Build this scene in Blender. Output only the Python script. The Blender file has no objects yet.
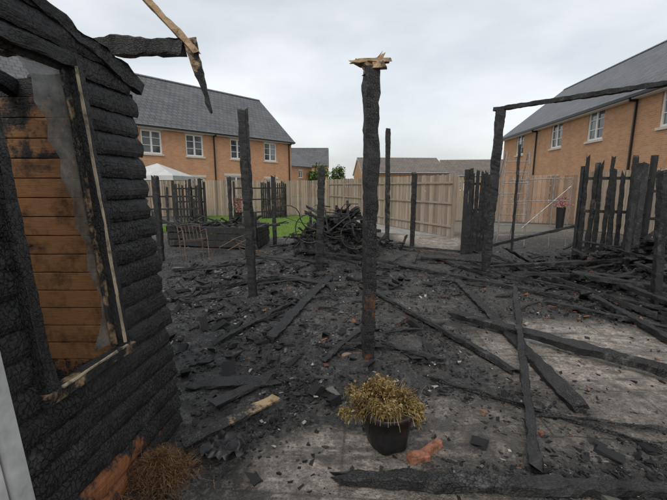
import bpy, math, random
import numpy as np
from mathutils import Vector, Matrix, noise
R=random.Random(7)
rad=math.radians
scene=bpy.context.scene

# ------------------------------------------------------------------ materials
class NT:
    def __init__(s,name):
        s.m=bpy.data.materials.new(name); s.m.use_nodes=True
        s.t=s.m.node_tree; s.n=s.t.nodes; s.l=s.t.links
        s.b=s.n['Principled BSDF']
    def add(s,typ,**k):
        n=s.n.new(typ)
        for a,v in k.items(): setattr(n,a,v)
        return n
    def link(s,a,b): s.l.new(a,b)
    def setin(s,n,i,v):
        if isinstance(v,bpy.types.NodeSocket): s.l.new(v,n.inputs[i])
        elif v is not None: n.inputs[i].default_value=v
    def math(s,op,a,b=0.0,clamp=False):
        n=s.add('ShaderNodeMath',operation=op,use_clamp=clamp); s.setin(n,0,a); s.setin(n,1,b); return n.outputs[0]
    def mix(s,f,a,b):
        n=s.add('ShaderNodeMix',data_type='RGBA'); 
        def c(v): return (v[0],v[1],v[2],1) if isinstance(v,tuple) else v
        s.setin(n,0,f); s.setin(n,6,c(a)); s.setin(n,7,c(b)); return n.outputs[2]
    def noise(s,vec,scale,detail=3,rough=.6,dist=0):
        n=s.add('ShaderNodeTexNoise'); n.inputs['Scale'].default_value=scale; n.inputs['Detail'].default_value=detail
        n.inputs['Roughness'].default_value=rough; n.inputs['Distortion'].default_value=dist
        if vec is not None: s.link(vec,n.inputs['Vector'])
        return n.outputs[0]
    def ramp(s,v,a,b,clampto=(0,1)):
        n=s.add('ShaderNodeMapRange',clamp=True); s.setin(n,0,v); n.inputs[1].default_value=a; n.inputs[2].default_value=b
        n.inputs[3].default_value=clampto[0]; n.inputs[4].default_value=clampto[1]; return n.outputs[0]
    def coord(s,kind='Object'): return s.add('ShaderNodeTexCoord').outputs[kind]
    def mapping(s,vec,scale=(1,1,1),rot=(0,0,0),loc=(0,0,0)):
        n=s.add('ShaderNodeMapping'); s.link(vec,n.inputs[0]); n.inputs['Scale'].default_value=scale
        n.inputs['Rotation'].default_value=rot; n.inputs['Location'].default_value=loc; return n.outputs[0]
    def attr(s,name): 
        return s.add('ShaderNodeAttribute',attribute_name=name).outputs['Fac']
    def bump(s,h,strength=.5,dist=.01,prev=None):
        n=s.add('ShaderNodeBump'); s.setin(n,'Height',h); n.inputs['Strength'].default_value=strength; n.inputs['Distance'].default_value=dist
        if prev is not None: s.link(prev,n.inputs['Normal'])
        return n.outputs[0]
    def out(s,col=None,rough=None,nor=None,spec=None,metal=None):
        if col is not None: s.setin(s.b,'Base Color',(col[0],col[1],col[2],1) if isinstance(col,tuple) else col)
        if rough is not None: s.setin(s.b,'Roughness',rough)
        if nor is not None: s.link(nor,s.b.inputs['Normal'])
        if spec is not None: s.setin(s.b,'Specular IOR Level',spec)
        if metal is not None: s.setin(s.b,'Metallic',metal)
        return s.m

def mat_char(name,wood=(.30,.15,.06),sx=42,sy=50,ashy=.5,bumpd=.006,crackw=.5):
    t=NT(name); uv=t.coord('UV'); ob=t.coord('Object')
    mid=t.noise(ob,8,4,.7); big=t.noise(ob,1.9,2,.6); fine=t.noise(ob,70,3,.75)
    grain=t.noise(t.mapping(uv,(9,110,1)),1,3,.7)
    vor=t.add('ShaderNodeTexVoronoi',feature='DISTANCE_TO_EDGE',voronoi_dimensions='2D')
    comb=t.add('ShaderNodeCombineXYZ'); sep=t.add('ShaderNodeSeparateXYZ'); t.link(uv,sep.inputs[0])
    t.link(t.math('ADD',t.math('MULTIPLY',sep.outputs[0],sx),t.math('MULTIPLY',mid,5.0)),comb.inputs[0])
    t.link(t.math('ADD',t.math('MULTIPLY',sep.outputs[1],sy),t.math('MULTIPLY',mid,1.2)),comb.inputs[1])
    t.link(comb.outputs[0],vor.inputs['Vector']); vor.inputs['Scale'].default_value=1
    vor.inputs['Randomness'].default_value=1
    crack=t.ramp(t.math('ADD',vor.outputs[0],t.math('MULTIPLY',t.math('SUBTRACT',fine,.5),.22)),0.0,.16)
    cm=t.ramp(t.math('ADD',t.math('MULTIPLY',big,.6),t.math('MULTIPLY',mid,.4)),.40,.60,(.05,1))
    inv=t.math('MULTIPLY',t.math('SUBTRACT',1.0,crack),cm)
    lum=t.math('MULTIPLY',t.math('ADD',t.math('MULTIPLY',fine,.65),t.math('MULTIPLY',grain,.45)),t.math('SUBTRACT',1.0,t.math('MULTIPLY',inv,.75)))
    c=t.mix(t.ramp(lum,.30,.75),(.004,.004,.0042),(.044,.044,.045))
    c=t.mix(t.math('MULTIPLY',t.ramp(mid,.50,.38),.6),c,(.005,.005,.005))
    ash=t.math('MULTIPLY',t.ramp(mid,.53,.68),t.ramp(big,.46,.60))
    c=t.mix(t.math('MULTIPLY',ash,ashy),c,(.17,.166,.158))
    wc=t.mix(grain,tuple(x*.45 for x in wood),wood)
    wc=t.mix(t.math('MULTIPLY',t.ramp(mid,.46,.62),.6),wc,tuple(x*.18 for x in wood))
    bf=t.math('ADD',t.attr('burn'),t.math('MULTIPLY',t.math('SUBTRACT',mid,.5),1.5))
    bf=t.ramp(bf,.40,.62)
    col=t.mix(bf,wc,c)
    h=t.math('SUBTRACT',t.math('MULTIPLY',grain,.8),t.math('MULTIPLY',t.math('MULTIPLY',inv,crackw*1.6),bf))
    h=t.math('ADD',h,t.math('MULTIPLY',fine,.6))
    nor=t.bump(h,.9,bumpd)
    return t.out(col,t.ramp(mid,.3,.7,(.42,.8)),nor,.36)

def mat_fence(name,c1=(.37,.30,.225),c2=(.23,.185,.14)):
    t=NT(name); uv=t.coord('UV'); ob=t.coord('Object')
    g=t.noise(t.mapping(uv,(4,70,1)),1,3,.6); s=t.noise(ob,1.6,3,.6); st=t.noise(t.mapping(ob,(6,6,1.2)),1,3,.7)
    c=t.mix(g,c2,c1); c=t.mix(t.math('MULTIPLY',t.ramp(s,.4,.7),.5),c,(.29,.27,.235))
    c=t.mix(t.math('MULTIPLY',t.ramp(st,.5,.75),.5),c,(.13,.105,.08))
    hs=t.add('ShaderNodeHueSaturation'); t.link(c,hs.inputs['Color']); t.link(t.ramp(t.attr('tint'),0,1,(.62,1.28)),hs.inputs['Value'])
    bf=t.ramp(t.math('ADD',t.attr('burn'),t.math('MULTIPLY',t.math('SUBTRACT',st,.5),1.0)),.35,.7)
    c=t.mix(bf,hs.outputs[0],(.02,.02,.02))
    return t.out(c,.8,t.bump(g,.5,.004),.2)

def mat_simple(name,col,rough=.6,var=.25,scale=8,metal=0,spec=.4,bump=.3,bd=.004):
    t=NT(name); ob=t.coord('Object'); n=t.noise(ob,scale,4,.65)
    c=t.mix(t.ramp(n,.3,.7),tuple(x*(1-var) for x in col),tuple(min(1,x*(1+var)) for x in col))
    return t.out(c,rough,t.bump(n,bump,bd),spec,metal)

def mat_brick(name,b1,b2,mortar):
    t=NT(name); uv=t.coord('UV')
    b=t.add('ShaderNodeTexBrick'); t.link(uv,b.inputs['Vector'])
    b.inputs['Scale'].default_value=1; b.inputs['Brick Width'].default_value=.225; b.inputs['Row Height'].default_value=.075
    b.inputs['Mortar Size'].default_value=.006; b.inputs['Bias'].default_value=-.1
    b.inputs['Color1'].default_value=(*b1,1); b.inputs['Color2'].default_value=(*b2,1); b.inputs['Mortar'].default_value=(*mortar,1)
    n=t.noise(uv,1.1,5,.65); n2=t.noise(t.mapping(uv,(2.2,.35,1)),1,3,.6)
    c=t.mix(t.math('MULTIPLY',t.ramp(n,.35,.7),.35),b.outputs[0],(b1[0]*.7,b1[1]*.68,b1[2]*.7))
    c=t.mix(t.math('MULTIPLY',t.ramp(n2,.5,.75),.3),c,(.20,.15,.115))
    return t.out(c,.85,t.bump(b.outputs[1],-.4,.006),.2)

def mat_roof(name,col):
    t=NT(name); uv=t.coord('UV')
    b=t.add('ShaderNodeTexBrick'); t.link(uv,b.inputs['Vector'])
    b.inputs['Scale'].default_value=1; b.inputs['Brick Width'].default_value=.33; b.inputs['Row Height'].default_value=.32
    b.inputs['Mortar Size'].default_value=.03; b.inputs['Mortar Smooth'].default_value=.6
    b.inputs['Color1'].default_value=(col[0]*1.2,col[1]*1.2,col[2]*1.2,1); b.inputs['Color2'].default_value=(col[0]*.8,col[1]*.8,col[2]*.8,1)
    b.inputs['Mortar'].default_value=(col[0]*.25,col[1]*.25,col[2]*.25,1)
    n=t.noise(uv,.8,5,.7)
    c=t.mix(t.math('MULTIPLY',t.ramp(n,.45,.75),.4),b.outputs[0],(col[0]*1.7,col[1]*1.7,col[2]*1.5))
    return t.out(c,.5,t.bump(b.outputs[1],-.8,.03),.4)

def mat_glass(name):
    t=NT(name); ob=t.coord('Object'); n=t.noise(ob,.9,2)
    return t.out(t.mix(t.ramp(n,.4,.6),(.03,.035,.04),(.16,.17,.175)),.05,None,1.0)  # paler tone painted into the panes for reflected sky and curtains

M={}
M['char']=mat_char('charred_timber')
M['charclad']=mat_char('charred_cladding',wood=(.34,.135,.055),sx=50,sy=26,ashy=.25,bumpd=.007,crackw=.6)
M['brownwood']=mat_char('scorched_interior_timber',wood=(.36,.185,.085),sx=16,sy=30,ashy=.1,bumpd=.003)
M['postwood']=mat_char('scorched_post_timber',wood=(.17,.075,.033),ashy=.3,bumpd=.006)
M['palewood']=mat_char('splintered_pale_timber',wood=(.50,.35,.20),ashy=.3,bumpd=.005)
M['beadwood']=mat_char('cream_bead_timber',wood=(.58,.48,.34),ashy=.3,bumpd=.003)
M['fence']=mat_fence('weathered_fence_boards')
M['fence2']=mat_fence('reddish_fence_boards',(.34,.225,.155),(.19,.125,.085))
M['brickL']=mat_brick('orange_brick',(.56,.30,.155),(.45,.225,.115),(.48,.40,.31))
M['brickR']=mat_brick('sandy_brick',(.53,.295,.155),(.42,.22,.115),(.46,.39,.30))
M['roof']=mat_roof('grey_roof_tiles',(.085,.088,.095))
M['roofbrown']=mat_roof('brown_roof_tiles',(.12,.10,.085))
M['white']=mat_simple('white_upvc',(.74,.74,.72),.35,.06,4,bump=.05)
M['doorwhite']=mat_simple('sooty_white_upvc',(.50,.50,.49),.4,.35,5,bump=.05)
M['stone']=mat_simple('pale_stone_sill',(.55,.51,.44),.8,.15)
M['black_pvc']=mat_simple('black_pvc_gutter',(.012,.012,.013),.4,.2)
M['glass']=mat_glass('window_glass')
M['alu']=mat_simple('dull_aluminium',(.27,.27,.265),.5,.4,14,metal=.6)
M['rust']=mat_simple('burnt_rusty_steel',(.12,.085,.065),.7,.5,22,metal=.3)
M['steel']=mat_simple('sooty_steel',(.035,.033,.032),.6,.5,22,metal=.4)
M['pot']=mat_simple('black_plastic_pot',(.014,.014,.015),.42,.35,25,bump=.4,bd=.003)
M['soil']=mat_simple('dry_soil',(.05,.035,.025),.95,.5,40,bump=.8,bd=.01)
M['terracotta']=mat_simple('terracotta_brick',(.22,.095,.058),.9,.6,25,bump=.6)
M['cloth']=mat_simple('grey_white_canopy',(.45,.46,.45),.8,.10,3)
M['path']=mat_simple('path_paving',(.25,.243,.23),.9,.3,4,bump=.5,bd=.006)
M['bark']=mat_simple('tree_bark',(.10,.075,.05),.9,.4,12)

def mat_leafy(name,cols,rough=.7):
    t=NT(name); a=t.attr('tint'); n=t.add('ShaderNodeValToRGB'); t.link(a,n.inputs[0])
    cr=n.color_ramp
    while len(cr.elements)<len(cols): cr.elements.new(.5)
    for i,c in enumerate(cols):
        cr.elements[i].position=i/(len(cols)-1); cr.elements[i].color=(*c,1)
    return t.out(n.outputs[0],rough,None,.25)
M['drymoss']=mat_leafy('dried_foliage',[(.045,.028,.014),(.13,.08,.03),(.24,.155,.06),(.17,.14,.045),(.36,.28,.14)])
M['coir']=mat_leafy('dried_coir_grass',[(.04,.02,.01),(.13,.07,.03),(.25,.15,.07),(.10,.05,.025)])
M['leaf']=mat_leafy('tree_leaves',[(.03,.06,.015),(.06,.11,.025),(.09,.14,.035)])
M['pink']=mat_leafy('flower_petals',[(.05,.09,.03),(.08,.14,.04),(.5,.06,.16),(.6,.18,.3)])
M['grassb']=mat_leafy('grass_blades',[(.08,.14,.03),(.13,.21,.045),(.19,.28,.07)])
M['chip']=mat_leafy('ash_and_char_fragments',[(.005,.005,.005),(.010,.010,.011),(.017,.017,.018),(.028,.027,.026),(.06,.057,.052),(.14,.135,.125),(.36,.35,.32)],.6)
M['redchip']=mat_leafy('brick_crumbs',[(.10,.045,.03),(.22,.085,.045),(.16,.10,.07),(.25,.18,.13)],.9)
t=NT('lawn_grass'); ob=t.coord(); 
M['lawn']=t.out(t.mix(t.noise(ob,3,5,.75),(.08,.14,.028),(.17,.26,.06)),.9,t.bump(t.noise(ob,60,2),.8,.03),.1)
t=NT('surrounding_ground'); ob=t.coord()
M['ground']=t.out(t.mix(t.noise(ob,.4,6,.7),(.12,.12,.10),(.20,.19,.165)),.95,t.bump(t.noise(ob,12,4),.5,.02),.1)
t=NT('smoke_stained_glass'); ob=t.coord(); n=t.noise(ob,7,5,.7)
t.out(t.mix(t.ramp(n,.35,.7),(.04,.04,.038),(.24,.235,.215)),.22,None,.6); t.b.inputs['Alpha'].default_value=.72
M['smokeglass']=t.m
# burnt patio
t=NT('sooty_patio_concrete'); ob=t.coord()
br=t.add('ShaderNodeTexBrick'); t.link(t.mapping(ob,(1,1,1),(0,0,rad(5)),(.12,.1,0)),br.inputs['Vector'])
br.inputs['Scale'].default_value=1; br.inputs['Brick Width'].default_value=.9; br.inputs['Row Height'].default_value=.6
br.inputs['Mortar Size'].default_value=.007; br.offset=0.5
br.inputs['Color1'].default_value=(.35,.31,.265,1); br.inputs['Color2'].default_value=(.30,.265,.23,1); br.inputs['Mortar'].default_value=(.085,.078,.07,1)
n1=t.noise(ob,1.5,5,.72,.4); n2=t.noise(ob,8,5,.75); n3=t.noise(ob,48,4,.75)
c=t.mix(t.math('MULTIPLY',t.ramp(n1,.42,.62),.65),br.outputs[0],(.41,.35,.29))
c=t.mix(t.math('MULTIPLY',t.ramp(n2,.46,.66),.7),c,(.14,.13,.12))
c=t.mix(t.math('MULTIPLY',t.ramp(n3,.52,.68),.6),c,(.09,.085,.08))
stk=t.noise(t.mapping(ob,(1.2,7,1),(0,0,rad(-28))),1,4,.7)
c=t.mix(t.math('MULTIPLY',t.ramp(stk,.52,.66),.7),c,(.06,.057,.054))
so=t.attr('soot')
f=t.math('ADD',so,t.math('MULTIPLY',t.math('SUBTRACT',n1,.5),1.35)); f=t.math('ADD',f,t.math('MULTIPLY',t.math('SUBTRACT',n2,.5),1.45))
f=t.math('ADD',f,t.math('MULTIPLY',t.math('SUBTRACT',n3,.5),.9))
f=t.ramp(f,.12,.90)
sootc=t.mix(t.ramp(n3,.35,.68),(.006,.006,.0065),(.040,.039,.038))
gr=t.ramp(t.math('ADD',t.math('MULTIPLY',n2,.55),t.math('MULTIPLY',n1,.45)),.50,.60)
gr=t.math('MULTIPLY',gr,t.ramp(n3,.38,.58))
sootc=t.mix(t.math('MULTIPLY',gr,.7),sootc,(.13,.126,.118))
fl=t.noise(ob,30,4,.85); fleck=t.ramp(fl,.60,.68)
sootc=t.mix(t.math('MULTIPLY',fleck,t.attr('ashy')),sootc,(.38,.37,.34))
c=t.mix(f,c,sootc)
wet=t.math('MULTIPLY',t.ramp(n1,.53,.43),t.ramp(n2,.60,.46))
hs=t.add('ShaderNodeHueSaturation'); t.link(c,hs.inputs['Color']); t.link(t.ramp(wet,0,1,(1,.5)),hs.inputs['Value'])
h=t.math('ADD',t.math('MULTIPLY',n3,.7),t.math('MULTIPLY',n2,.9)); h=t.math('MULTIPLY',h,t.math('ADD',f,.15))
h=t.math('SUBTRACT',h,t.math('MULTIPLY',br.outputs[1],.25))
h=t.math('MULTIPLY',h,t.ramp(wet,.2,1,(1,.35)))
M['patio']=t.out(hs.outputs[0],t.ramp(wet,0,1,(.75,.20)),t.bump(h,1.0,.022),.5)

# ------------------------------------------------------------------ mesh helper
class Acc:
    def __init__(s): s.v=[];s.f=[];s.uv=[];s.mi=[];s.b=[];s.t=[]
    def vert(s,p,b=0,t=.5): s.v.append((p[0],p[1],p[2])); s.b.append(b); s.t.append(t); return len(s.v)-1
    def face(s,idx,uvs=None,mi=0):
        s.f.append(tuple(idx)); s.mi.append(mi)
        if uvs is None: uvs=[(s.v[i][0]+s.v[i][1],s.v[i][2]) for i in idx]
        s.uv.extend(uvs)
    def quad(s,pts,mi=0,uvs=None,b=0,t=.5):
        s.face([s.vert(p,b,t) for p in pts],uvs,mi)
    def build(s,name,mats,parent=None,smooth=False):
        me=bpy.data.meshes.new(name); me.from_pydata(s.v,[],s.f)
        uvl=me.uv_layers.new(name='UVMap'); uvl.data.foreach_set('uv',np.array(s.uv,dtype=np.float32).ravel())
        me.polygons.foreach_set('material_index',np.array(s.mi,dtype=np.int32))
        a=me.attributes.new('burn','FLOAT','POINT'); a.data.foreach_set('value',np.array(s.b,dtype=np.float32))
        a=me.attributes.new('tint','FLOAT','POINT'); a.data.foreach_set('value',np.array(s.t,dtype=np.float32))
        if smooth: me.polygons.foreach_set('use_smooth',[True]*len(s.f))
        for m in mats: me.materials.append(M[m])
        me.update(); o=bpy.data.objects.new(name,me); scene.collection.objects.link(o)
        if parent: o.parent=parent
        return o
def empty(name):
    o=bpy.data.objects.new(name,None); scene.collection.objects.link(o); return o

def timber(acc,p0,p1,w,h,burn=1.0,mi=0,seg=None,jit=.005,taper=(1,1),roll=0.0,rag=.03,loss=.12,bend=0.0,tint=.5):
    p0=Vector(p0);p1=Vector(p1); d=p1-p0; L=d.length; d.normalize()
    up=Vector((0,0,1)) if abs(d.z)<.9 else Vector((0,1,0))
    s=d.cross(up).normalized(); u=s.cross(d).normalized()
    if roll: 
        m=Matrix.Rotation(roll,3,d); s=m@s; u=m@u
    n=seg or max(3,int(L/.04)); ch=.14
    cs=[(-1,-1+ch),(-1+ch,-1),(1-ch,-1),(1,-1+ch),(1,1-ch),(1-ch,1),(-1+ch,1),(-1,1-ch)]
    per=[0]
    for i in range(8):
        a=cs[i];b=cs[(i+1)%8]; per.append(per[-1]+math.hypot((a[0]-b[0])*w/2,(a[1]-b[1])*h/2))
    seed=Vector((R.random()*100,R.random()*100,R.random()*100)); off=R.random()*20
    rings=[]; bd=R.uniform(-1,1)
    for i in range(n+1):
        k=i/n; sc=taper[0]*(1-k)+taper[1]*k
        bb=burn(k) if callable(burn) else burn
        nn=noise.noise(seed+Vector((k*L*2.2,0,0)))
        sc*=1-loss*max(0,nn+.25)*(1 if bb>.4 else .15)
        c=p0+d*(L*k)+(s*bd+u*.3)*bend*math.sin(k*math.pi)
        r=[]
        for j,(a,b) in enumerate(cs):
            jj=noise.noise(seed+Vector((k*L*7,a*1.6,b*1.6)))*jit*2.4+noise.noise(seed+Vector((k*L*30,a*2.6,b*2.6)))*jit*1.6
            j2=noise.noise(seed+Vector((k*L*7,a*1.6+9,b*1.6)))*jit*2.4+noise.noise(seed+Vector((k*L*30,a*2.6+5,b*2.6)))*jit*1.2
            e=0
            if i in(0,n): e=R.uniform(-rag,rag)
            r.append(acc.vert(c+s*(a*w/2*sc+jj)+u*(b*h/2*sc+j2)+d*e,bb,tint))
        rings.append(r)
    for i in range(n):
        for j in range(8):
            j2=(j+1)%8
            acc.face([rings[i][j],rings[i+1][j],rings[i+1][j2],rings[i][j2]],
              [(off+L*i/n,per[j]),(off+L*(i+1)/n,per[j]),(off+L*(i+1)/n,per[j+1]),(off+L*i/n,per[j+1])],mi)
    for r,fl in((rings[0],False),(rings[-1],True)):
        q=r if not fl else r[::-1]
        acc.face(q,[(off+cs[j][0]*w/2,cs[j][1]*h/2) for j in range(8)],mi)

def box(acc,x0,x1,y0,y1,z0,z1,mi=0,xf=None,b=0,t=.5):
    P=[(x0,y0,z0),(x1,y0,z0),(x1,y1,z0),(x0,y1,z0),(x0,y0,z1),(x1,y0,z1),(x1,y1,z1),(x0,y1,z1)]
    if xf: P=[xf(p) for p in P]
    i=[acc.vert(p,b,t) for p in P]
    X,Y,Z=x1-x0,y1-y0,z1-z0
    for q,(a,c) in (((0,3,2,1),(X,Y)),((4,5,6,7),(X,Y)),((0,1,5,4),(X,Z)),((1,2,6,5),(Y,Z)),((2,3,7,6),(X,Z)),((3,0,4,7),(Y,Z))):
        acc.face([i[k] for k in q],[(0,0),(a,0),(a,c),(0,c)],mi)

def tube(acc,pts,r,mi=0,n=6,t=.5):
    pts=[Vector(p) for p in pts]; rings=[]
    for i,p in enumerate(pts):
        d=(pts[min(i+1,len(pts)-1)]-pts[max(i-1,0)]).normalized()
        up=Vector((0,0,1)) if abs(d.z)<.9 else Vector((1,0,0))
        s=d.cross(up).normalized();u=s.cross(d)
        rr=r[i] if isinstance(r,(list,tuple)) else r
        rings.append([acc.vert(p+s*math.cos(a)*rr+u*math.sin(a)*rr,0,t) for a in [2*math.pi*k/n for k in range(n)]])
    for i in range(len(rings)-1):
        for j in range(n):
            acc.face([rings[i][j],rings[i+1][j],rings[i+1][(j+1)%n],rings[i][(j+1)%n]],[(i*.1,j/n),((i+1)*.1,j/n),((i+1)*.1,(j+1)/n),(i*.1,(j+1)/n)],mi)
    acc.face(rings[0],None,mi); acc.face(rings[-1][::-1],None,mi)

# ------------------------------------------------------------------ ground
MOUNDS=[(5.6,6.5,1.0,.8,.48),(6.9,7.4,1.2,1.0,.35),(-1.6,4.6,1.1,1.2,.05),(-2.6,6.0,1.6,1.4,.08),(.05,8.7,1.05,.55,.66),(-.8,7.6,1.2,.8,.10),(1.5,8.3,1.0,.6,.10),(4.6,8.6,1.2,.8,.12),(4.9,5.6,.8,.5,.18),(-.85,2.55,.5,.35,.04)]
def H(x,y):
    z=0
    for mx,my,rx,ry,h in MOUNDS:
        d=((x-mx)/rx)**2+((y-my)/ry)**2
        if d<4: z+=h*math.exp(-d*1.3)
    return z
PALE=[(2.55,3.45,1.1,.80,.92),(1.9,2.95,.5,.35,.5),(.0,1.90,.48,.33,.8),(.9,2.3,.7,.38,.42),(1.7,2.25,.6,.3,.35),(2.35,2.5,.6,.4,.6),(.9,4.2,1.2,1.0,.16),(1.8,5.4,1.2,.9,.14),
      (2.9,11.2,.9,1.8,1.0),(-3.4,10.2,1.2,.8,.2),(.3,1.2,1.5,.6,.6)]
ASH=[(-1.6,5.0,1.4,1.8,1.0),(-2.4,6.6,1.4,1.2,1.0),(-.4,6.3,1.0,.9,.7),(2.9,5.0,.8,.8,.5),(5.6,6.5,.9,.7,.9)]
def ell(lst,x,y):
    v=0
    for mx,my,rx,ry,h in lst:
        d=((x-mx)/rx)**2+((y-my)/ry)**2
        if d<1.7: v=max(v,h*max(0,min(1,1.6*(1-d*.62))))
    return v
def build_patio():
    xs=np.arange(-7,10.001,.045); ys=np.arange(-1.5,13.3,.045)
    nx,ny=len(xs),len(ys); V=[];soot=[];ashy=[]
    for y in ys:
        for x in xs:
            e=min(1,min(x+7,10-x,13.3-y)/.6,(y+1.5)/.6) 
            e=max(0,e)
            p=ell(PALE,x,y)
            n=noise.fractal(Vector((x*2.1,y*2.1,3)),1,2,3)
            n2=noise.fractal(Vector((x*9,y*9,7)),1,2,3)
            s=.92-p*.80
            if y>10.5: s-=min(1,(y-10.5)/2)*.35
            if x<-.3 and y<9: s+=.08
            rough=max(0,s)
            V.append((x,y,(H(x,y)+rough*(.012*n+.015*n2)+.004)*e-.002*(1-e)))
            soot.append(s); ashy.append(.15+.85*ell(ASH,x,y))
    V=np.array(V); idx=np.arange(nx*ny).reshape(ny,nx)
    F=np.stack([idx[:-1,:-1],idx[:-1,1:],idx[1:,1:],idx[1:,:-1]],-1).reshape(-1,4)
    me=bpy.data.meshes.new('patio'); me.from_pydata(V.tolist(),[],F.tolist())
    for nm,d in(('soot',soot),('ashy',ashy)):
        a=me.attributes.new(nm,'FLOAT','POINT'); a.data.foreach_set('value',np.array(d,dtype=np.float32))
    me.polygons.foreach_set('use_smooth',[True]*len(F)); me.materials.append(M['patio'])
    o=bpy.data.objects.new('burnt_patio_ground',me); scene.collection.objects.link(o)
build_patio()
a=Acc(); a.quad([(-400,-400,-.03),(400,-400,-.03),(400,400,-.03),(-400,400,-.03)]); a.build('ground',['ground'])
a=Acc(); lawnpoly=[(-6.9,13.4),(-2.9,11.4),(-1.2,11.9),(.35,13.0),(.3,19.0),(-.35,20.8),(-7.2,20.0)]
a.face([a.vert((x,y,.012)) for x,y in lawnpoly]); a.build('lawn',['lawn'])
def inpoly(x,y,P):
    c=False
    for i in range(len(P)):
        x1,y1=P[i];x2,y2=P[i-1]
        if (y1>y)!=(y2>y) and x<(x2-x1)*(y-y1)/(y2-y1)+x1: c=not c
    return c
a=Acc()
for i in range(26000):
    x=R.uniform(-7.2,.35);y=R.uniform(11.4,20.8)
    if not inpoly(x,y,lawnpoly): continue
    an=R.uniform(0,6.28);h=R.uniform(.02,.055);w=.008; dx,dy=math.cos(an)*w,math.sin(an)*w; l=R.uniform(-.02,.02);t=R.random()
    a.quad([(x-dx,y-dy,.01),(x+dx,y+dy,.01),(x+l,y+l,.01+h)],0,[(0,0),(1,0),(.5,1)],0,t)
a.build('lawn_grass_blades',['grassb'])
a=Acc(); P=[(1.6,12.9),(3.6,11.9),(-.1,20.6),(-.2,20.6),(.36,19.0),(.4,13.0)]
a.face([a.vert((x,y,.008)) for x,y in P]); a.build('garden_path',['path'])

# ------------------------------------------------------------------ fragments
def chips(name,regions,smin,smax,tintf,flat=.4,mat='chip',pw=4,seed=5):
    V=[];F=[];T=[]
    base=np.array([(-1,-1,-1),(1,-1,-1),(1,1,-1),(-1,1,-1),(-1,-1,1),(1,-1,1),(1,1,1),(-1,1,1)],float)
    fc=[(0,3,2,1),(4,5,6,7),(0,1,5,4),(1,2,6,5),(2,3,7,6),(3,0,4,7)]
    rng=np.random.RandomState(seed)
    for (cx,cy,rx,ry,n,hz) in regions:
        for i in range(n):
            x=rng.normal(cx,rx*.55);y=rng.normal(cy,ry*.55)
            if y<1.35 or x<-1.05-.1*(2.35-y)+.06 and y<2.45: continue
            pl=ell(PALE,x,y)
            if pl>.3 and rng.rand()<.35+.5*pl: continue
            if noise.noise(Vector((x*1.9,y*1.9,31)))+.5*noise.noise(Vector((x*6,y*6,3)))<rng.uniform(-.65,.15): continue
            s=smin+(smax-smin)*rng.rand()**pw
            p=base*np.array([s*rng.uniform(.6,2.2),s*rng.uniform(.4,1.1),s*flat*rng.uniform(.4,1.4)])*.5
            p*=rng.uniform(.25,1.15,(8,1))
            a,b=rng.uniform(0,6.28),rng.normal(0,.35)
            ca,sa,cb,sb=math.cos(a),math.sin(a),math.cos(b),math.sin(b)
            p=p@np.array([[cb,0,sb],[0,1,0],[-sb,0,cb]])@np.array([[ca,sa,0],[-sa,ca,0],[0,0,1]])
            z=H(x,y)+s*flat*.3+hz*rng.rand()**2
            o=len(V); V.extend((p+np.array([x,y,z])).tolist()); F.extend([tuple(o+k for k in f) for f in fc]); T.extend([tintf(rng,x,y)]*8)
    me=bpy.data.meshes.new(name); me.from_pydata(V,[],F)
    at=me.attributes.new('tint','FLOAT','POINT'); at.data.foreach_set('value',np.array(T,dtype=np.float32))
    me.materials.append(M[mat]); o=bpy.data.objects.new(name,me); scene.collection.objects.link(o)
def tf(r,x,y):
    a=ell(ASH,x,y)
    return min(.7,abs(r.normal(.28,.2))) if r.rand()>.05+.10*a else r.uniform(.75,1)
REG=[(-1.2,4.2,1.3,1.6,7500,.02),(-2.0,6.3,2.0,1.6,7500,.04),(0.3,6.0,1.6,1.6,6500,.02),(.1,8.6,1.4,.8,5500,.14),(.6,3.6,1.3,1.2,8000,.01),
   (2.2,5.6,1.6,1.3,6500,.02),(3.6,4.2,1.1,1.3,5200,.02),(4.6,7.2,2.0,1.4,6000,.06),(5.8,6.5,1.1,.9,7000,.12),(1.2,2.5,1.1,.6,5000,.0),(-.6,2.6,.6,.6,5000,.01),(0,2.0,.6,.4,1000,0),
   (2.4,2.8,.9,.7,2600,0),(1.6,1.9,.7,.2,2200,.01),(-3.6,8.6,1.5,1.5,1500,.05)]
chips('charred_debris_fragments',REG,.004,.036,tf,.35)
REG2=[(-1.0,4.0,1.2,1.4,160,.02),(-1.8,6.3,1.8,1.4,280,.04),(.3,6.4,1.6,1.4,220,.02),(.1,8.6,1.1,.6,520,.25),(4.8,6.4,1.6,1.2,700,.10),(5.8,6.5,.9,.8,600,.2),(3.8,4.8,.9,.9,150,.03),(-.6,2.8,.5,.4,22,.01),(1.0,3.6,1.3,1.0,70,0),(1.7,1.95,.8,.25,30,0)]
chips('charred_rubble_lumps',REG2,.035,.15,lambda r,x,y:min(.62,abs(r.normal(.22,.16))) if r.rand()>.04 else .8,.4,pw=2,seed=11)
chips('ash_heap_flakes',[(5.7,6.5,.8,.6,2800,.06),(6.9,7.3,.7,.6,700,.1),(-1.7,5.3,1.2,1.2,1400,.01),(4.6,5.6,.8,.6,700,.04)],.006,.05,lambda r,x,y:r.uniform(.5,.9),.3)
chips('brick_crumb_fragments',[(3.4,4.6,1.3,1.2,150,.0),(1.6,2.3,1.0,.4,50,0),(5.4,6.2,1.0,.8,200,.08),(-.6,4.2,1.2,1.4,60,0),(1.0,6.5,1.8,1.2,90,0)],.012,.06,lambda r,x,y:r.rand(),.5,'redchip',2,21)

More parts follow.
